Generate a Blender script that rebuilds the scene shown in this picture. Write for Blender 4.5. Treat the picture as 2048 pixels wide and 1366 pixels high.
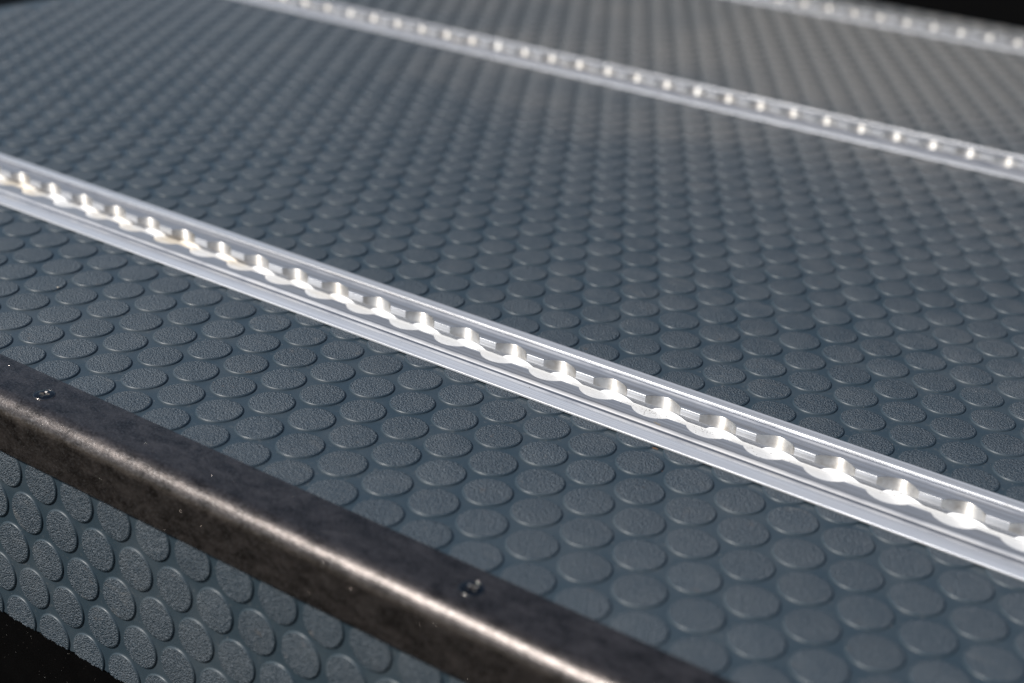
import bpy, bmesh, math, random
import numpy as np
from mathutils import Matrix, Vector

# ------------------------------------------------------------------ scene
for o in list(bpy.data.objects):
    bpy.data.objects.remove(o, do_unlink=True)
SC = bpy.context.scene
COL = SC.collection
MM = 0.001
random.seed(7)
RNG = np.random.default_rng(7)

# ------------------------------------------------------------------ camera
F_PX = 2882.29                      # focal length in photo pixels (2048 wide)
RIGHT = Vector((0.8213524, 0.5672363, 0.0601926))
UP = Vector((-0.2852766, 0.3170993, 0.9044696))
FWD = Vector((-0.4939610, 0.7600598, -0.4222695))
CAM_H = 271.575
cam = bpy.data.cameras.new('camera')
camo = bpy.data.objects.new('camera', cam)
COL.objects.link(camo)
camo.matrix_world = Matrix((
    (RIGHT.x, UP.x, -FWD.x, 0.0),
    (RIGHT.y, UP.y, -FWD.y, 0.0),
    (RIGHT.z, UP.z, -FWD.z, CAM_H * MM),
    (0, 0, 0, 1)))
cam.sensor_fit = 'HORIZONTAL'
cam.sensor_width = 36.0
cam.lens = F_PX / 2048 * 36.0
cam.clip_start = 0.01
cam.clip_end = 100.0
cam.dof.use_dof = True
cam.dof.focus_distance = 0.597
cam.dof.aperture_fstop = 6.1
SC.camera = camo

# ------------------------------------------------------------------ light
SUN = Vector((-0.50, -0.82, 1.0)).normalized()      # towards the sun
world = bpy.data.worlds.new('World')
SC.world = world
world.use_nodes = True
wn = world.node_tree
wn.nodes.clear()
sky = wn.nodes.new('ShaderNodeTexSky')
sky.sky_type = 'NISHITA'
sky.sun_disc = False
sky.sun_elevation = math.asin(SUN.z)
sky.sun_rotation = math.atan2(SUN.x, SUN.y)
bg = wn.nodes.new('ShaderNodeBackground')
bg.inputs['Strength'].default_value = 0.085
wo = wn.nodes.new('ShaderNodeOutputWorld')
wn.links.new(sky.outputs[0], bg.inputs['Color'])
wn.links.new(bg.outputs[0], wo.inputs['Surface'])
sl = bpy.data.lights.new('sun', 'SUN')
sl.energy = 5.0
sl.angle = math.radians(0.53)
sl.color = (1.0, 0.968, 0.92)
so = bpy.data.objects.new('sun', sl)
COL.objects.link(so)
so.rotation_euler = SUN.to_track_quat('Z', 'Y').to_euler()
so.location = SUN * 3
SC.view_settings.view_transform = 'Standard'
SC.view_settings.look = 'None'
SC.view_settings.exposure = 0.12
SC.view_settings.gamma = 1.0
SC.view_settings.use_curve_mapping = False
SC.render.engine = 'CYCLES'


# ------------------------------------------------------------------ node helpers
class NT:
    def __init__(s, name):
        s.m = bpy.data.materials.new(name)
        s.m.use_nodes = True
        s.t = s.m.node_tree
        s.b = s.t.nodes['Principled BSDF']
        s.geo = s.t.nodes.new('ShaderNodeNewGeometry')

    def n(s, kind, **kw):
        nd = s.t.nodes.new(kind)
        for k, v in kw.items():
            setattr(nd, k, v)
        return nd

    def l(s, a, b):
        s.t.links.new(a, b)

    def set(s, **kw):
        for k, v in kw.items():
            k = k.replace('_', ' ')
            if isinstance(v, bpy.types.NodeSocket):
                s.l(v, s.b.inputs[k])
            else:
                s.b.inputs[k].default_value = v if not isinstance(v, tuple) else (*v, 1) if len(v) == 3 else v

    def pos(s, sx, sy, sz):
        vm = s.n('ShaderNodeVectorMath', operation='MULTIPLY')
        s.l(s.geo.outputs['Position'], vm.inputs[0])
        vm.inputs[1].default_value = (sx, sy, sz)
        return vm.outputs[0]

    def noise(s, scale=(1, 1, 1), detail=2.0, rough=0.5, dist=0.0):
        nd = s.n('ShaderNodeTexNoise')
        s.l(s.pos(*scale), nd.inputs['Vector'])
        nd.inputs['Scale'].default_value = 1.0
        nd.inputs['Detail'].default_value = detail
        nd.inputs['Roughness'].default_value = rough
        nd.inputs['Distortion'].default_value = dist
        return nd.outputs['Fac']

    def voro(s, scale, out='Distance', feature='F1'):
        nd = s.n('ShaderNodeTexVoronoi', feature=feature)
        s.l(s.pos(scale, scale, scale), nd.inputs['Vector'])
        nd.inputs['Scale'].default_value = 1.0
        return nd.outputs[out]

    def ramp(s, fac, stops):
        nd = s.n('ShaderNodeValToRGB')
        s.l(fac, nd.inputs[0])
        el = nd.color_ramp.elements
        while len(el) < len(stops):
            el.new(0.5)
        for e, (p, c) in zip(el, stops):
            e.position = p
            e.color = (c, c, c, 1) if not isinstance(c, tuple) else (*c, 1)
        return nd.outputs[0]

    def mix(s, fac, a, b, blend='MIX'):
        nd = s.n('ShaderNodeMix', data_type='RGBA', blend_type=blend)
        for sock, v in ((nd.inputs[0], fac), (nd.inputs[6], a), (nd.inputs[7], b)):
            if isinstance(v, bpy.types.NodeSocket):
                s.l(v, sock)
            elif isinstance(v, tuple):
                sock.default_value = (*v, 1)
            else:
                sock.default_value = v
        return nd.outputs[2]

    def math(s, op, a, b=0.0):
        nd = s.n('ShaderNodeMath', operation=op)
        for sock, v in ((nd.inputs[0], a), (nd.inputs[1], b)):
            if isinstance(v, bpy.types.NodeSocket):
                s.l(v, sock)
            else:
                sock.default_value = v
        return nd.outputs[0]

    def bump(s, h, strength, dist, prev=None):
        nd = s.n('ShaderNodeBump')
        nd.inputs['Strength'].default_value = strength
        nd.inputs['Distance'].default_value = dist
        s.l(h, nd.inputs['Height'])
        if prev is not None:
            s.l(prev, nd.inputs['Normal'])
        return nd.outputs[0]


def rubber(name, grain):
    t = NT(name)
    big = t.noise((9, 9, 9), 3, 0.55)
    mid = t.noise((60, 60, 60), 3, 0.6)
    fine = t.noise((1700, 1700, 1700), 2, 0.65)
    # a worn, dusty patch between the two far tracks, far sheen painted in too
    dv = t.n('ShaderNodeVectorMath', operation='DISTANCE')
    t.l(t.geo.outputs['Position'], dv.inputs[0])
    dv.inputs[1].default_value = (-0.42, 1.16, 0.0)
    patch = t.ramp(t.math('ADD', dv.outputs['Value'], t.math('MULTIPLY', t.math('SUBTRACT', big, 0.5), 0.5)), [(0.12, 1.0), (0.42, 0.0)])
    dust = (0.082, 0.094, 0.102)
    sp = t.n('ShaderNodeSeparateXYZ')
    t.l(t.geo.outputs['Position'], sp.inputs[0])
    # colour pales towards the far side of the floor, unevenly
    far_pale = t.ramp(t.math('ADD', sp.outputs[1], t.math('MULTIPLY', t.math('SUBTRACT', mid, 0.5), 0.55)), [(0.55, 0.0), (1.0, 1.0)])
    if grain:
        c = t.mix(t.math('MULTIPLY', t.ramp(mid, [(0.44, 0.0), (0.74, 1.0)]), 0.35), (0.024, 0.0395, 0.0535), dust)
        c = t.mix(t.math('MULTIPLY', t.ramp(big, [(0.45, 0.0), (0.75, 1.0)]), 0.25), c, dust)
        c = t.mix(t.math('MULTIPLY', far_pale, 0.5), c, (0.125, 0.130, 0.136))
        c = t.mix(t.math('MULTIPLY', patch, 0.85), c, (0.225, 0.208, 0.188))
        c = t.mix(t.ramp(fine, [(0.49, 0.0), (0.64, 0.9)]), c, (0.122, 0.142, 0.162))  # grain specks, brightened to paint in their sparkle
        scuff = t.math('MULTIPLY', t.ramp(t.noise((38, 150, 90), 4, 0.7, 1.2), [(0.56, 0.0), (0.70, 1.0)]), t.ramp(t.noise((14, 14, 14), 2), [(0.5, 0.0), (0.62, 1.0)]))
        c = t.mix(t.math('MULTIPLY', scuff, 0.5), c, (0.145, 0.145, 0.14))
        oi = t.n('ShaderNodeObjectInfo')
        c = t.mix(t.math('MULTIPLY', oi.outputs['Random'], 0.22), c, (0.02, 0.03, 0.04))
        rust = t.ramp(t.noise((140, 140, 140), 4, 0.7), [(0.62, 0.0), (0.74, 0.5)])
        c = t.mix(t.math('MULTIPLY', rust, t.ramp(t.noise((35, 35, 35), 1), [(0.5, 0.0), (0.62, 1.0)])), c, (0.14, 0.095, 0.06))
        v = t.voro(1450)
        h = t.math('ADD', t.math('MULTIPLY', v, -1.1), t.math('MULTIPLY', t.noise((2600, 2600, 2600), 2, 0.6), 0.8))
        nrm = t.bump(h, 1.0, 0.00055)
        t.set(Roughness=t.ramp(fine, [(0.3, 0.36), (0.7, 0.6)]))
    else:
        c = t.mix(t.math('MULTIPLY', t.ramp(mid, [(0.44, 0.0), (0.74, 1.0)]), 0.22), (0.025, 0.0395, 0.051), (0.078, 0.088, 0.094))
        c = t.mix(t.math('MULTIPLY', t.ramp(big, [(0.45, 0.0), (0.75, 1.0)]), 0.25), c, (0.078, 0.088, 0.094))
        c = t.mix(t.math('MULTIPLY', far_pale, 0.22), c, (0.11, 0.116, 0.122))
        grit = t.ramp(t.noise((420, 420, 420), 4, 0.75), [(0.56, 0.0), (0.72, 0.35)])
        c = t.mix(t.math('MULTIPLY', grit, t.ramp(t.noise((22, 22, 22), 3, 0.6), [(0.42, 0.0), (0.62, 1.0)])), c, (0.17, 0.165, 0.155))
        c = t.mix(t.math('MULTIPLY', patch, 0.45), c, (0.120, 0.120, 0.116))
        nrm = t.bump(t.noise((700, 700, 700), 3, 0.6), 0.25, 0.00008)
        specks = t.ramp(t.voro(160), [(0.035, 1.0), (0.06, 0.0)])
        c = t.mix(t.math('MULTIPLY', specks, 0.25), c, (0.3, 0.29, 0.27))
        t.set(Roughness=t.ramp(mid, [(0.3, 0.36), (0.7, 0.52)]))
    t.set(Base_Color=c, Normal=nrm)
    t.b.inputs['Specular IOR Level'].default_value = 0.5
    return t.m


def alu(name, kind):
    t = NT(name)
    if kind in ('brushed', 'flange', 'rib'):  # extruded faces: drawn lines along the rail
        lines = t.noise((9, 3200, 3200), 3, 0.7)
        lines2 = t.noise((25, 900, 900), 2, 0.6)
        blot = t.noise((55, 140, 140), 4, 0.65)
        c = t.mix(t.ramp(lines, [(0.3, 0.0), (0.7, 1.0)]), (0.30, 0.305, 0.32), (0.62, 0.63, 0.65))
        band = t.noise((3, 420, 420), 3, 0.6)
        c = t.mix(t.ramp(band, [(0.42, 0.0), (0.62, 0.6)]), c, (0.27, 0.265, 0.265))
        c = t.mix(t.math('MULTIPLY', t.ramp(blot, [(0.52, 0.0), (0.75, 1.0)]), 0.45), c, (0.29, 0.275, 0.26))
        specks = t.ramp(t.voro(330), [(0.05, 1.0), (0.085, 0.0)])
        keep = t.ramp(t.noise((70, 70, 70), 2), [(0.55, 0.0), (0.62, 1.0)])
        c = t.mix(t.math('MULTIPLY', specks, keep), c, (0.05, 0.045, 0.04))
        h = t.math('ADD', lines, t.math('MULTIPLY', lines2, 0.6))
        t.set(Base_Color=c, Metallic=0.66, Roughness=t.ramp(blot, [(0.3, 0.34), (0.7, 0.48)]), Normal=t.bump(h, 0.45, 0.00007))
        if kind == 'rib':            # ribs polished by traffic
            t.set(Metallic=0.92, Roughness=0.3, Normal=t.bump(lines2, 0.15, 0.00004))
        if kind == 'flange':         # lighter: sun on tilted flanges and tooth faces put into the colour
            groove = t.ramp(t.noise((1.5, 1100, 1100), 2, 0.5), [(0.40, 0.0), (0.60, 1.0)])
            c = t.mix(t.math('ADD', t.math('MULTIPLY', groove, 0.45), 0.18), c, (0.80, 0.815, 0.85))
            t.set(Base_Color=c, Metallic=0.5)
    elif kind == 'milled':           # bored walls of the holes: cutter lines run round the wall
        lines = t.noise((60, 60, 5200), 3, 0.7)
        blot = t.noise((160, 160, 160), 3, 0.6)
        c = t.mix(t.ramp(blot, [(0.4, 0.0), (0.72, 1.0)]), (0.70, 0.685, 0.66), (0.44, 0.405, 0.36))
        t.set(Base_Color=c, Metallic=1.0, Roughness=0.45, Anisotropic=0.9, Normal=t.bump(lines, 0.4, 0.00006))
        up = t.n('ShaderNodeCombineXYZ')      # cutter lines run round the wall, so the sheen stretches upright
        up.inputs[2].default_value = 1.0
        t.l(up.outputs[0], t.b.inputs['Tangent'])
    else:                            # mill-finish channel floor, matt and bright
        lines = t.noise((9, 1800, 1800), 3, 0.7)
        c = t.mix(t.ramp(lines, [(0.3, 0.0), (0.7, 1.0)]), (0.60, 0.605, 0.61), (0.73, 0.73, 0.73))
        tan = t.noise((38, 60, 60), 3, 0.6)
        sx = t.n('ShaderNodeSeparateXYZ')      # tan silt lies towards the left end of the tracks
        t.l(t.geo.outputs['Position'], sx.inputs[0])
        c = t.mix(t.math('MULTIPLY', t.math('MULTIPLY', t.ramp(tan, [(0.45, 0.0), (0.62, 1.0)]), t.ramp(t.math('ADD', sx.outputs[0], 1.0), [(0.50, 0.7), (0.62, 0.04)])), 1.0), c, (0.60, 0.52, 0.40))
        specks = t.ramp(t.voro(420), [(0.09, 1.0), (0.13, 0.0)])
        keep = t.ramp(t.noise((28, 28, 28), 2), [(0.55, 0.0), (0.62, 1.0)])
        c = t.mix(t.math('MULTIPLY', specks, keep), c, (0.035, 0.03, 0.025))
        t.set(Base_Color=c, Metallic=0.3, Roughness=0.55, Normal=t.bump(lines, 0.25, 0.00005))
    return t.m


def trim_mat():
    t = NT('bronze_black_coating')
    cl = t.noise((95, 150, 150), 6, 0.72, 0.5)
    fine = t.noise((900, 1300, 1300), 3, 0.7)
    streak = t.noise((260, 520, 520), 3, 0.65)
    c = t.mix(t.ramp(cl, [(0.38, 0.0), (0.66, 1.0)]), (0.026, 0.022, 0.020), (0.100, 0.086, 0.080))
    c = t.mix(t.ramp(fine, [(0.48, 0.0), (0.70, 0.5)]), c, (0.21, 0.197, 0.193))
    rough = t.ramp(t.math('ADD', t.math('MULTIPLY', cl, 0.6), t.math('MULTIPLY', streak, 0.4)), [(0.35, 0.29), (0.65, 0.37)])
    nrm = t.bump(fine, 0.7, 0.00016)
    nrm = t.bump(streak, 0.22, 0.00015, nrm)
    t.set(Base_Color=c, Metallic=0.8, Roughness=rough, Normal=nrm, Coat_Weight=0.12, Coat_Roughness=0.36, Coat_Normal=nrm)
    return t.m


def simple(name, col, rough=0.5, metal=0.0, spec=0.5):
    t = NT(name)
    nz = t.noise((300, 300, 300), 3, 0.6)
    d = tuple(x * 0.6 for x in col)
    t.set(Base_Color=t.mix(nz, d, col), Roughness=rough, Metallic=metal)
    t.b.inputs['Specular IOR Level'].default_value = spec
    return t.m


def black_panel_mat():
    t = NT('dusty_black_plastic')
    nz = t.noise((120, 120, 120), 4, 0.6)
    c = t.mix(nz, (0.0012, 0.0012, 0.0013), (0.0035, 0.0033, 0.0033))
    specks = t.ramp(t.voro(480), [(0.045, 1.0), (0.075, 0.0)])
    keep = t.ramp(t.noise((150, 150, 150), 2), [(0.46, 0.0), (0.6, 1.0)])
    c = t.mix(t.math('MULTIPLY', t.math('MULTIPLY', specks, keep), 0.6), c, (0.22, 0.19, 0.16))
    t.set(Base_Color=c, Roughness=0.35)
    t.b.inputs['Specular IOR Level'].default_value = 0.12
    return t.m


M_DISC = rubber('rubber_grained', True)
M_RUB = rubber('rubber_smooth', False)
M_BR = alu('aluminium_brushed', 'brushed')
M_RB = alu('aluminium_rubbed', 'rib')
M_FG = alu('aluminium_sun_paled', 'flange')
M_MI = alu('aluminium_milled', 'milled')
M_FL = alu('aluminium_mill_finish', 'floor')
M_TR = trim_mat()
M_BK = black_panel_mat()
M_CH = simple('dark_mirroring_chrome', (0.11, 0.10, 0.09), 0.16, 1.0)  # chrome heads: the dark surroundings they mirror are put into the colour
M_RIM = simple('rim_glint_nickel', (0.20, 0.19, 0.18), 0.2, 1.0)  # paler than the head, so the rim's glint is painted in
M_HOLE = simple('recess_glint_steel', (0.62, 0.59, 0.55), 0.38, 0.8)  # recess walls: their sun glints put into a bright base colour


# ------------------------------------------------------------------ mesh helpers (millimetres)
def mesh(name, v, f, mats, mi=None, smooth=True, sharp=38):
    me = bpy.data.meshes.new(name)
    me.from_pydata([(a * MM, b * MM, c * MM) for a, b, c in v], [], f)
    for m in mats:
        me.materials.append(m)
    if mi is not None:
        me.polygons.foreach_set('material_index', mi)
    if smooth:
        me.polygons.foreach_set('use_smooth', [True] * len(me.polygons))
        me.set_sharp_from_angle(angle=math.radians(sharp))
    me.update()
    return me


def obj(name, me, parent=None, loc=None, **props):
    o = bpy.data.objects.new(name, me)
    COL.objects.link(o)
    if parent is not None:
        o.parent = parent
    if loc is not None:
        o.location = tuple(c * MM for c in loc)
    for k, v in props.items():
        o[k] = v
    return o


def fix_normals(me):
    bm = bmesh.new()
    bm.from_mesh(me)
    bmesh.ops.recalc_face_normals(bm, faces=bm.faces)
    bm.to_mesh(me)
    bm.free()
    return me


def box(v, f, x0, x1, y0, y1, z0, z1):
    n = len(v)
    v += [(x, y, z) for z in (z0, z1) for y in (y0, y1) for x in (x0, x1)]
    f += [tuple(n + i for i in q) for q in ((0, 2, 3, 1), (4, 5, 7, 6), (0, 1, 5, 4), (2, 6, 7, 3), (0, 4, 6, 2), (1, 3, 7, 5))]


def extrude_x(prof, x0, x1, closed=True, nx=1):
    v, f = [], []
    n = len(prof)
    for k in range(nx + 1):
        x = x0 + (x1 - x0) * k / nx
        v += [(x, a, b) for a, b in prof]
    for k in range(nx):
        for i in range(n if closed else n - 1):
            j = (i + 1) % n
            f.append((k * n + i, k * n + j, (k + 1) * n + j, (k + 1) * n + i))
    if closed:
        f.append(tuple(range(n)))
        f.append(tuple(nx * n + i for i in reversed(range(n))))
    return v, f


# ------------------------------------------------------------------ layout (millimetres)
A = 21.305                       # pitch of the discs
S3 = math.sqrt(3) / 2
OX, OY = -346.893, 432.125       # one disc of the floor
X0, X1 = -992.0, 320.0           # floor extent along the rails
YF, YB = 308.6, 1368.0           # front face (disc tops of the riser), back edge
HD = 0.78                        # disc height
RAIL_DY = -7.7                   # highlight line -> rail centre
RAILS = [(480.80 + RAIL_DY, -236.29 + 1.1), (934.59 + RAIL_DY, -868.99 + 1.1), (1297.93 + RAIL_DY, -541.07 + 1.1)]
PITCH = 25.4
BODY = 13.2                      # half width of the rail body let into the floor

# ------------------------------------------------------------------ floor sheet
v, f = [], []
ys = [YF + HD + 0.1]
for yc, _ in RAILS:
    ys += [yc - BODY, yc + BODY]
ys.append(YB)
for i in range(0, len(ys), 2):
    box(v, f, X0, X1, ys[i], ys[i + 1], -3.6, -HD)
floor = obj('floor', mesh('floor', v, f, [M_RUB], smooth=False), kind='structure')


def disc_mesh(name, seg=44, cut=None):
    """raised disc, top at z=0; cut = list of (co, no) planes in mm"""
    prof = [(8.6, 0.0), (8.9, -0.04), (9.17, -0.15), (9.38, -0.38), (9.5, -HD - 0.05)]
    v, f, mi = [], [], []
    for r, z in prof:
        v += [(r * math.cos(2 * math.pi * k / seg), r * math.sin(2 * math.pi * k / seg), z) for k in range(seg)]
    f.append(tuple(range(seg)))
    mi.append(0)
    for i in range(len(prof) - 1):
        for k in range(seg):
            j = (k + 1) % seg
            f.append((i * seg + k, (i + 1) * seg + k, (i + 1) * seg + j, i * seg + j))
            mi.append(0 if i == 0 else 1)
    me = mesh(name, v, f, [M_DISC, M_RUB], mi, sharp=60)
    if cut:
        bm = bmesh.new()
        bm.from_mesh(me)
        for co, no in cut:
            g = bm.verts[:] + bm.edges[:] + bm.faces[:]
            bmesh.ops.bisect_plane(bm, geom=g, plane_co=Vector(co) * MM, plane_no=no, clear_outer=True, dist=1e-7)
        bm.to_mesh(me)
        bm.free()
    return me


def project(x, y, z):
    d = Vector((x, y, z - CAM_H))
    w = d.dot(FWD)
    if w < 5:
        return None
    return 1024 + F_PX * d.dot(RIGHT) / w, 683 - F_PX * d.dot(UP) / w, w


DISC = disc_mesh('raised_disc')
DISC_LOW = disc_mesh('raised_disc_far', 26)
spots = []
jmin = int((YF - OY) / (A * S3)) - 1
jmax = int((YB - OY) / (A * S3)) + 1
for j in range(jmin, jmax + 1):
    y = OY + j * A * S3
    if y < 323 or y > YB - 7:
        continue
    cut = None
    hide = False
    for yc, _ in RAILS:
        d = y - yc
        if abs(d) < 16.6:
            hide = True
        elif abs(d) < BODY + 9.7:
            cut = ((0, (yc + math.copysign(BODY, d)) - y, 0), (0, -math.copysign(1, d), 0))
    if hide:
        continue
    for i in range(-80, 80):
        x = OX + i * A - (j % 2) * A / 2
        if X0 + 7 < x < X1 - 7:
            p = project(x, y, 0)
            if p is None or not (-500 < p[0] < 2548 and -200 < p[1] < 1900):
                continue
            inside = -60 < p[0] < 2108 and -60 < p[1] < 1426
            covered = y < 322.5
            area = 1.0 / p[2] ** 2 if inside and not covered and cut is None else 1e-9 / p[2]
            if inside and cut is not None:
                area = 0.5 / p[2] ** 2
            spots.append((area, x, y, cut, j))
spots.sort(key=lambda s: -s[0])
cutm = {}
rest = []
for n, (area, x, y, cut, j) in enumerate(spots):
    if n < 300:
        me = DISC
        if cut:
            if j not in cutm:
                cutm[j] = disc_mesh('raised_disc_cut', 44, [cut])
            me = cutm[j]
        o = obj('raised_disc', me, floor, (x, y, 0))
        o.rotation_euler.z = 0.0 if cut else random.uniform(0, 6.28)
    else:
        rest.append((x, y, cut, j))
# all other discs: one part
bm = bmesh.new()
tmpl = {None: DISC_LOW}
vv, ff, mm_ = [], [], []
cache = {}
for x, y, cut, j in rest:
    key = j if cut else None
    if key not in cache:
        me = DISC_LOW if not cut else disc_mesh('raised_disc_cut_far', 26, [cut])
        cache[key] = ([tuple(q.co) for q in me.vertices], [tuple(p.vertices) for p in me.polygons], [p.material_index for p in me.polygons])
    a, b, c = cache[key]
    n0 = len(vv)
    vv += [((q[0] * 1000 + x), (q[1] * 1000 + y), q[2] * 1000) for q in a]
    ff += [tuple(n0 + i for i in t) for t in b]
    mm_ += c
bm.free()
obj('raised_discs_beyond', mesh('raised_discs_beyond', vv, ff, [M_DISC, M_RUB], mm_, sharp=60), floor, kind='stuff')

# ------------------------------------------------------------------ riser sheet with its discs
ZB = -106.94


def rag(x):
    return (0.45 * math.sin(x * 0.9 + 1.3) + 0.35 * math.sin(x * 2.3) + 0.3 * math.sin(x * 5.1 + 0.7)
            + 0.22 * math.sin(x * 9.7 + 2.0)) * 0.62


RX0, RX1 = -640.0, 60.0
nx = 1400
v, f = [], []
for k in range(nx + 1):
    x = RX0 + (RX1 - RX0) * k / nx
    zb = ZB + rag(x)
    v += [(x, YF + HD, -0.9), (x, YF + HD, zb), (x, YF + HD + 2.8, zb + 0.2), (x, YF + HD + 2.8, -0.9)]
for k in range(nx):
    for i in range(4):
        j = (i + 1) % 4
        f.append((k * 4 + i, (k + 1) * 4 + i, (k + 1) * 4 + j, k * 4 + j))
riser = obj('rubber_riser_mat', fix_normals(mesh('rubber_riser_mat', v, f, [M_RUB], sharp=30)),
            label='slate blue rubber mat with raised discs on the upright front face below the dark trim',
            category='rubber mat')
RC = (-428.23, -48.41)
RU = (21.041, 0.22)
RV = (-10.501, -18.275)
ROT = Matrix.Rotation(math.radians(90), 4, 'X')     # disc top (+z) turns to -y
for i in range(-12, 24):
    for j in range(-3, 6):
        x = RC[0] + i * RU[0] + j * RV[0]
        z = RC[1] + j * RV[1] + (0.10 * i if abs(i) < 9 else 0.9)
        if z > -12 or z < ZB - 8 or x < RX0 + 11 or x > RX1 - 11:
            continue
        p = project(x, YF, z)
        if p is None or not (-90 < p[0] < 2100 and p[1] < 1460):
            continue
        if z - 10.3 < ZB:
            me = disc_mesh('raised_disc_trimmed', 44)
            bmm = bmesh.new()
            bmm.from_mesh(me)
            r = bmesh.ops.bisect_plane(bmm, geom=bmm.verts[:] + bmm.edges[:] + bmm.faces[:], plane_co=Vector((0, ZB - z, 0)) * MM,
                                       plane_no=(0, -1, 0), clear_outer=True, dist=1e-7)
            es = [e for e in r['geom_cut'] if isinstance(e, bmesh.types.BMEdge) and e.calc_length() > 0.003]
            for e in es:
                bmesh.ops.subdivide_edges(bmm, edges=[e], cuts=44)
            for q in bmm.verts:
                if abs(q.co.y / MM - (ZB - z)) < 0.002:
                    q.co.y += rag(x + q.co.x / MM) * MM
            bmm.to_mesh(me)
            bmm.free()
        else:
            me = DISC
        o = obj('raised_disc', me, riser, (x, YF, z))
        o.rotation_euler = (math.radians(90), 0, 0)
        o.scale = (0.988, 0.988, 1.0)

# ------------------------------------------------------------------ dark panel below, black slabs filling the areas beyond the floor
v, f = [], []
box(v, f, -760, 160, YF + HD + 2.9, YF + 40, -420, -60)
obj('bumper_panel', mesh('bumper_panel', v, f, [M_BK], smooth=False),
    label='dusty black plastic panel below the ragged lower edge of the riser mat', category='panel')
M_BK2 = simple('matt_black', (0.0012, 0.0012, 0.0013), 0.7, 0.0, 0.05)
v, f = [], []
box(v, f, -1200, 420, YB + 3, YB + 30, -60, 320)
obj('far_black_slab', mesh('far_black_slab', v, f, [M_BK2], smooth=False),
    label='plain black slab along the far edge of the floor behind the last rail', category='panel')
v, f = [], []
box(v, f, -1700, X0 - 3, 300, YB + 2, -60, -9)
obj('left_black_slab', mesh('left_black_slab', v, f, [M_BK2], smooth=False),
    label='plain black slab beyond the left end of the floor, at the top left corner', category='sill')

# ------------------------------------------------------------------ rails
ZT = 2.0       # top of the lips
LIP = 3.1      # lip thickness
ZC = -5.2      # channel floor
RH = 10.2      # hole radius
SW = 5.9       # half slot
BORE = 2.3     # the bore runs on below the lip


def lip_outline(cx, xa, xb):
    """inner edge of a slotted lip as (x, w), teeth between bored holes, hole centres at cx"""
    half = math.sqrt(RH * RH - SW * SW)
    a0 = math.atan2(SW, half)
    pts = []
    for c in cx:
        for k in range(17):
            a = math.pi - a0 - (math.pi - 2 * a0) * k / 16
            pts.append((c + RH * math.cos(a), RH * math.sin(a)))
    pts = [p for p in pts if xa < p[0] < xb]
    if pts[0][0] > xa + 0.01:
        pts.insert(0, (xa, pts[0][1]))
    if pts[-1][0] < xb - 0.01:
        pts.append((xb, pts[-1][1]))
    return pts


def offset(pts, d):
    out = []
    for i, p in enumerate(pts):
        a = pts[max(0, i - 1)]
        b = pts[min(len(pts) - 1, i + 1)]
        dx, dy = b[0] - a[0], b[1] - a[1]
        L = math.hypot(dx, dy) or 1
        out.append((p[0] - dy / L * d, p[1] + dx / L * d))
    return out


def flange_profile():
    def arc(pts):
        return pts
    rib1 = [(13.3, 2.0), (13.45, 2.05), (14.3, 2.72), (14.5, 2.82), (14.75, 2.84), (14.95, 2.78), (15.97, 1.78), (16.1, 1.70), (16.3, 1.66), (17.8, 1.62)]
    rib2 = [(18.1, 1.66), (18.2, 2.0), (18.28, 2.18), (18.4, 2.27), (18.55, 2.31), (18.68, 2.27), (19.42, 1.55), (19.6, 1.48)]
    top = rib1 + rib2 + [(20.2, 1.47), (22.0, 1.4), (25.2, 1.12)]
    edge = [(25.7 + 0.3 * math.cos(math.radians(q)), 0.8 + 0.3 * math.sin(math.radians(q))) for q in (80, 60, 40, 20, 0)]
    bot = [(26.0, 0.25), (25.85, 0.1), (BODY - 0.15, 0.06), (BODY - 0.15, 0.8), (13.3, 1.2)]
    return top + edge + bot


LABELS = ['bright aluminium slotted track nearest the dark trim, its round holes in sharp focus',
          'out of focus aluminium slotted track, middle one of three, second from the dark trim',
          'blurred aluminium slotted track at the top right by the black slab, farthest from the trim']


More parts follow.
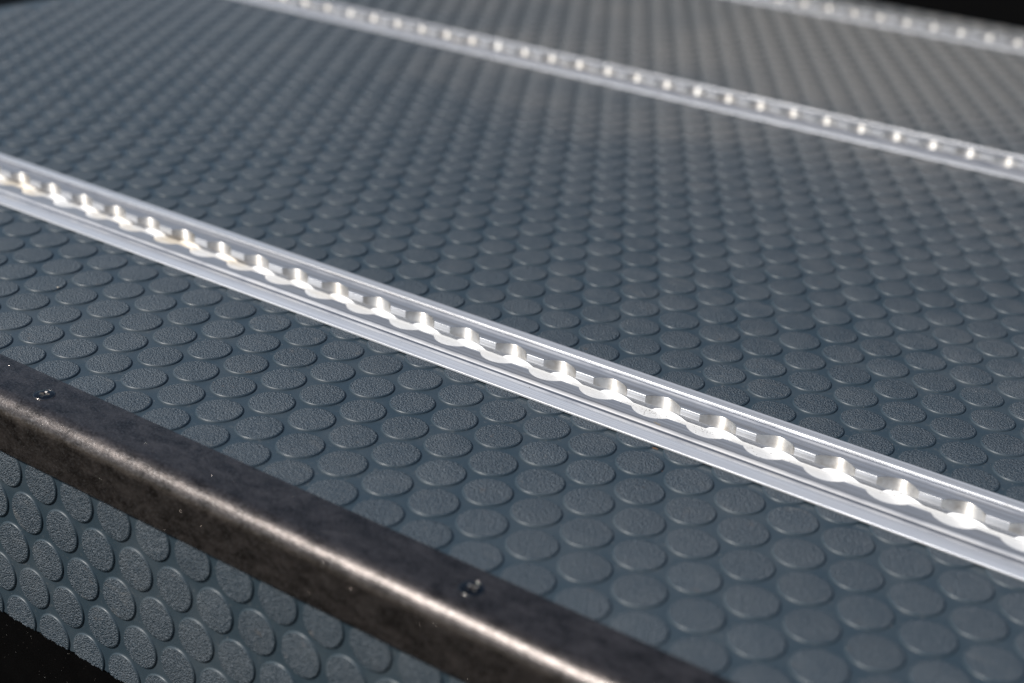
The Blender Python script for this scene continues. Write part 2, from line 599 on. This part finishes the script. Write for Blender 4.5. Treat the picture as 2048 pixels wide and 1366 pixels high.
def make_rail(n, yc, xh):
    root = bpy.data.objects.new('slotted_track', None)
    COL.objects.link(root)
    root.location = (xh * MM, yc * MM, 0)
    root.empty_display_size = 0.01
    root['label'] = LABELS[n]
    root['category'] = 'track'
    root['group'] = 'aluminium tracks let into the floor'
    xa, xb = X0 + 4 - xh, X1 - 4 - xh
    k0, k1 = math.ceil((xa + 11) / PITCH), math.floor((xb - 11) / PITCH)
    cx = [k * PITCH for k in range(k0, k1 + 1)]
    # flanges with their two ribs
    fp = flange_profile()
    for s in (-1, 1):
        vv, ff = extrude_x([(s * a, b) for a, b in fp], xa, xb)
        nf = len(fp)
        rib = [1 if 13.2 < (fp[i][0] + fp[(i + 1) % nf][0]) / 2 < 19.55 and i < nf - 6 else 0 for i in range(nf)] + [0, 0]
        obj('flange', fix_normals(mesh('flange', vv, ff, [M_FG, M_RB], rib, sharp=35)), root)
    # slotted lips
    pts = lip_outline(cx, xa, xb)
    ch = offset(pts, 0.10)
    for s in (-1, 1):
        vv, ff, mi = [], [], []
        N = len(pts)
        rows = [[(p[0], 13.28, ZT) for p in pts],
                [(max(xa, min(xb, p[0])), p[1], ZT) for p in ch],
                [(p[0], p[1], ZT - 0.10) for p in pts],
                [(p[0], p[1], ZT - LIP - BORE * ((p[1] - SW) / (RH - SW)) ** 0.8 if p[1] > SW + 0.01 else ZT - LIP) for p in pts],
                [(p[0], max(p[1], RH) + 0.002, ZT - LIP) for p in pts]]
        for r in rows:
            vv += [(a, s * b, c) for a, b, c in r]
        for i in range(len(rows) - 1):
            for k in range(N - 1):
                ff.append((i * N + k, i * N + k + 1, (i + 1) * N + k + 1, (i + 1) * N + k))
                bored = (pts[k][1] > SW + 0.05 or pts[k + 1][1] > SW + 0.05)
                mi.append((1 if bored else 2) if i in (1, 2) else 0)  # unbored tooth faces take the sun-paled copy
        me = mesh('slotted_lip', vv, ff, [M_BR, M_MI, M_FG], mi, sharp=30)
        fix_normals(me)
        obj('slotted_lip', me, root)
    # channel: undercut walls, rounded corners, floor
    w = RH + 0.01
    half = [(w, ZT - LIP)] + [(w, ZC + 2.0)] + [(w - 2.0 + 2.0 * math.cos(a), ZC + 2.0 - 2.0 * math.sin(a)) for a in [math.radians(q) for q in (15, 30, 45, 60, 75)]] + [(w - 2.0, ZC)]
    prof = half + [(-a, b) for a, b in reversed(half)]
    out = [(-BODY + 0.1, ZT - LIP), (-BODY + 0.1, ZC - 2.5), (BODY - 0.1, ZC - 2.5), (BODY - 0.1, ZT - LIP)]
    vv, ff = extrude_x(prof + out, xa, xb)
    obj('channel', fix_normals(mesh('channel', vv, ff, [M_FL], sharp=35)), root)
    return root


for n, (yc, xh) in enumerate(RAILS):
    make_rail(n, yc, xh)

# ------------------------------------------------------------------ angle trim with its screws
TY0, TY1, TZ1, TZ0, TT, TR = 306.7, 332.8, 1.55, -22.3, 1.5, 8.0
outer = [(TY1, TZ1 - 0.25), (TY1 - 0.25, TZ1)]
for q in range(0, 91, 9):
    a = math.radians(90 + q)
    outer.append((TY0 + TR + TR * math.cos(a), TZ1 - TR + TR * math.sin(a)))
outer += [(TY0, TZ0 + 0.25), (TY0 + 0.25, TZ0)]
inner = [(TY0 + TT, TZ0)]
for q in range(90, -1, -15):
    a = math.radians(90 + q)
    inner.append((TY0 + TR + (TR - TT) * math.cos(a), TZ1 - TR + (TR - TT) * math.sin(a)))
inner += [(TY1, TZ1 - TT + 0.02)]
vv, ff = extrude_x(outer + inner, -640, 60, True, 1)
trim = obj('angle_trim', fix_normals(mesh('angle_trim', vv, ff, [M_TR], sharp=30)),
           label='dark bronze metal angle trim with two screws along the front edge of the floor', category='trim')


def screw(x, y, turn):
    """flush oval-head screw with a cross recess"""
    seg = 40
    R = 4.2
    vv, ff = [], []
    rings = [(R, -0.25), (R, 0.04), (R * 0.985, 0.10), (R * 0.93, 0.30), (R * 0.90, 0.34), (R * 0.75, 0.42), (R * 0.5, 0.52), (0.0, 0.6)]
    for r, z in rings[:-1]:
        vv += [(r * math.cos(2 * math.pi * k / seg), r * math.sin(2 * math.pi * k / seg), z) for k in range(seg)]
    vv.append((0, 0, rings[-1][1]))
    for i in range(len(rings) - 2):
        for k in range(seg):
            j = (k + 1) % seg
            ff.append((i * seg + k, i * seg + j, (i + 1) * seg + j, (i + 1) * seg + k))
    i = len(rings) - 2
    for k in range(seg):
        ff.append((i * seg + k, i * seg + (k + 1) % seg, len(vv) - 1))
    head = mesh('screw', vv, ff, [M_CH], sharp=50)
    # cut the cross recess as a real pocket
    o = obj('screw', head, trim, (x, y, TZ1))
    o.rotation_euler.z = turn
    cv, cf = [], []
    a, b = 2.6, 0.55
    out = [(a, -b), (a, b), (b, b), (b, a), (-b, a), (-b, b), (-a, b), (-a, -b), (-b, -b), (-b, -a), (b, -a), (b, -b)]
    inn = [(p[0] * 0.45 if abs(p[0]) > 1 else p[0], p[1] * 0.45 if abs(p[1]) > 1 else p[1]) for p in out]
    cv += [(p[0], p[1], 1.2) for p in out] + [(p[0] * 0.9, p[1] * 0.9, -0.9) for p in inn]
    n = 12
    cf.append(tuple(range(n)))
    cf.append(tuple(n + k for k in reversed(range(n))))
    for k in range(n):
        cf.append((k, n + k, n + (k + 1) % n, (k + 1) % n))
    cme = fix_normals(mesh('cutter', cv, cf, [M_HOLE], smooth=False))
    cut = bpy.data.objects.new('cutter', cme)
    COL.objects.link(cut)
    cut.parent = trim
    cut.location = o.location
    cut.rotation_euler.z = turn
    # close the head below so that the boolean is solid
    hb = bmesh.new()
    hb.from_mesh(head)
    hb.faces.new([q for q in hb.verts if abs(q.co.z + 0.25 * MM) < 1e-7][::-1])
    for q in hb.verts:
        if abs(q.co.z + 0.25 * MM) < 1e-7:
            q.co.z = -1.4 * MM
    bmesh.ops.recalc_face_normals(hb, faces=hb.faces)
    hb.to_mesh(head)
    hb.free()
    md = o.modifiers.new('cut', 'BOOLEAN')
    md.operation = 'DIFFERENCE'
    md.solver = 'EXACT'
    md.material_mode = 'TRANSFER'
    md.object = cut
    bpy.context.view_layer.update()
    dg = bpy.context.evaluated_depsgraph_get()
    nm = bpy.data.meshes.new_from_object(o.evaluated_get(dg))
    o.modifiers.clear()
    o.data = nm
    bpy.data.objects.remove(cut, do_unlink=True)
    # rounded rim added to the head, its glint put into the colour
    rv, rf = [], []
    rp = [(R + 0.12, -0.05), (R + 0.1, 0.1), (R + 0.02, 0.24), (R - 0.12, 0.32), (R - 0.24, 0.30), (R - 0.3, 0.1)]
    for r, z in rp:
        rv += [(r * math.cos(2 * math.pi * k / seg), r * math.sin(2 * math.pi * k / seg), z) for k in range(seg)]
    for i in range(len(rp) - 1):
        for k in range(seg):
            j = (k + 1) % seg
            rf.append((i * seg + k, i * seg + j, (i + 1) * seg + j, (i + 1) * seg + k))
    obj('rim', fix_normals(mesh('rim', rv, rf, [M_RIM], sharp=70)), o)
    return o


screw(-426.1, 320.5, 0.5)
screw(-218.2, 321.5, 1.1)

# bright metal flakes in the coating, turned halfway between sun and camera to put glints in
t = NT('coating_flake')
t.set(Base_Color=t.mix(1.0, t.voro(900, 'Color'), (0.80, 0.72, 0.66), 'MIX'), Metallic=1.0, Roughness=0.22)
M_FLAKE = t.m
v, f = [], []
for k in range(300):
    x = random.uniform(-520, -120) if k % 3 else random.gauss(-290, 40)
    u = random.random()
    if u < 0.55:
        y, z, n0 = TY0, random.uniform(TZ0 + 0.6, TZ1 - TR), Vector((0, -1, 0))
    elif u < 0.75:
        a = math.radians(random.uniform(92, 178))
        n0 = Vector((0, math.cos(a), math.sin(a)))
        y, z = TY0 + TR + TR * n0.y, TZ1 - TR + TR * n0.z
    else:
        y, z, n0 = random.uniform(TY0 + TR, TY1 - 0.6), TZ1, Vector((0, 0, 1))
    p = Vector((x, y, z))
    view = (Vector((0, 0, CAM_H)) - p).normalized()
    h = (SUN + view).normalized()
    nn = (h + Vector((random.gauss(0, 1), random.gauss(0, 1), random.gauss(0, 1))) * 0.15).normalized()
    a = nn.orthogonal().normalized()
    b = nn.cross(a)
    r = random.choice((0.014, 0.018, 0.022, 0.028, 0.04))
    q = p + n0 * (r * 0.75)
    n1 = len(v)
    for w in range(5):
        e = q + (a * math.cos(w * 1.2566) + b * math.sin(w * 1.2566)) * r
        v.append(tuple(e))
    v.append(tuple(q - nn * r * 0.6))
    f.append(tuple(n1 + w for w in range(5)))
    for w in range(5):
        f.append((n1 + (w + 1) % 5, n1 + w, n1 + 5))
obj('coating_flakes', mesh('coating_flakes', v, f, [M_FLAKE], smooth=False), trim, kind='stuff')

# ------------------------------------------------------------------ loose dirt
M_GRIT = simple('dark_grit', (0.05, 0.04, 0.03), 0.8)
M_STRAW = simple('dry_straw', (0.30, 0.22, 0.10), 0.7)
M_CRUMB = simple('pale_crumb', (0.55, 0.50, 0.42), 0.8)
M_LEAF = simple('brown_leaf_bit', (0.16, 0.08, 0.035), 0.8)
M_DUST = simple('pale_dust', (0.42, 0.40, 0.37), 0.85)


def chip(v, f, x, y, z, r, flat=1.0):
    n = len(v)
    ph = random.uniform(0, 6.28)
    for k in range(5):
        a = ph + k * 2 * math.pi / 5
        rr = r * random.uniform(0.6, 1.2)
        v.append((x + rr * math.cos(a), y + rr * math.sin(a), z + r * 0.25 * flat * random.uniform(0.2, 1.0)))
    v.append((x, y, z + r * flat))
    v.append((x, y, z - r * 0.3))
    for k in range(5):
        f.append((n + k, n + (k + 1) % 5, n + 5))
        f.append((n + (k + 1) % 5, n + k, n + 6))


# grit lying in the channel of the nearest track
y1, xh1 = RAILS[0]
v, f = [], []
for k in range(130):
    t = random.gauss(0, 1)
    x = xh1 - 8 + t * 8 + random.choice((0, 0, 0, 25.4, 25.4, 50.8))
    y = y1 + 8.3 - abs(random.gauss(0, 2.6))
    chip(v, f, x, y, ZC + 0.03, random.uniform(0.06, 0.2))
obj('channel_grit', mesh('channel_grit', v, f, [M_GRIT], smooth=False), kind='stuff',
    label='dark grit lying in the channel of the nearest track', category='grit')
# fine dust flecks on floor, riser and trim
v, f = [], []
for k in range(900):
    x, y = random.uniform(-520, 0), random.uniform(334, 720)
    if abs(y - y1) < 26:
        continue
    j = (y - OY) / (A * S3)
    jr = round(j)
    bx = (x - OX + (jr % 2) * A / 2) / A
    d = math.hypot((bx - round(bx)) * A, (j - jr) * A * S3)
    z = 0.0 if d < 8.4 else -HD if d > 9.6 else None
    if z is None:
        continue
    chip(v, f, x, y, z + 0.01, random.choice((0.07, 0.09, 0.1, 0.13, 0.18)), 0.6)
for k in range(200):
    chip(v, f, random.uniform(-520, -60), random.uniform(TY0 + 5, TY1 - 1), TZ1 + 0.01, random.choice((0.03, 0.04, 0.05, 0.08)), 0.6)
for k in range(90):
    n0 = len(v)
    chip(v, f, random.uniform(-520, -330), 0, 0, random.choice((0.06, 0.08, 0.1, 0.14)), 0.5)
    zz = random.uniform(-165, -112)
    for q in range(n0, len(v)):
        v[q] = (v[q][0], YF + HD + 2.88 - v[q][2], zz + v[q][1])
obj('dust_flecks', mesh('dust_flecks', v, f, [M_DUST], smooth=False), kind='stuff',
    label='tiny pale dust flecks scattered over floor, trim and black panel', category='dust')


def at(px, py, z):
    d = RIGHT * ((px - 1024) / F_PX) + UP * (-(py - 683) / F_PX) + FWD
    t = (z - CAM_H) / d.z
    return d.x * t, d.y * t


def crumb(name, mat, px, py, z, length, width, ang, label, cat):
    x, y = at(px, py, z)
    vv, ff = [], []
    seg = 6
    prev = 8
    for k in range(prev):
        t = k / (prev - 1) - 0.5
        w = width * (0.55 + 0.45 * math.cos(t * 2.6)) * random.uniform(0.75, 1.2)
        ox = math.sin(k * 1.3) * width * 0.3
        for q in range(seg):
            a = 2 * math.pi * q / seg
            lx, ly = t * length, ox + w * math.cos(a)
            vv.append((lx * math.cos(ang) - ly * math.sin(ang), lx * math.sin(ang) + ly * math.cos(ang), max(0.0, w * 0.5 + w * 0.5 * math.sin(a))))
    for k in range(prev - 1):
        for q in range(seg):
            ff.append((k * seg + q, (k + 1) * seg + q, (k + 1) * seg + (q + 1) % seg, k * seg + (q + 1) % seg))
    ff.append(tuple(range(seg)))
    ff.append(tuple((prev - 1) * seg + q for q in reversed(range(seg))))
    obj(name, fix_normals(mesh(name, vv, ff, [mat], sharp=60)), None, (x, y, z), label=label, category=cat)


crumb('straw', M_STRAW, 1314, 847, ZT, 3.6, 0.16, -0.2, 'dry straw fragment lying on the nearest track beside a rib', 'straw')
crumb('crumb', M_CRUMB, 116, 575, 0.0, 1.2, 0.4, 0.4, 'pale crumb on a disc at the left between trim and nearest track', 'crumb')
crumb('leaf_bit', M_LEAF, 1321, 940, -HD, 2.6, 0.3, -0.5, 'brown leaf bit between discs just below the nearest track', 'leaf')
crumb('dirt_clump', M_LEAF, 1306, 896, -HD, 4.5, 0.4, 0.0, 'brown dirt clump caught under the near edge of the nearest track', 'dirt')
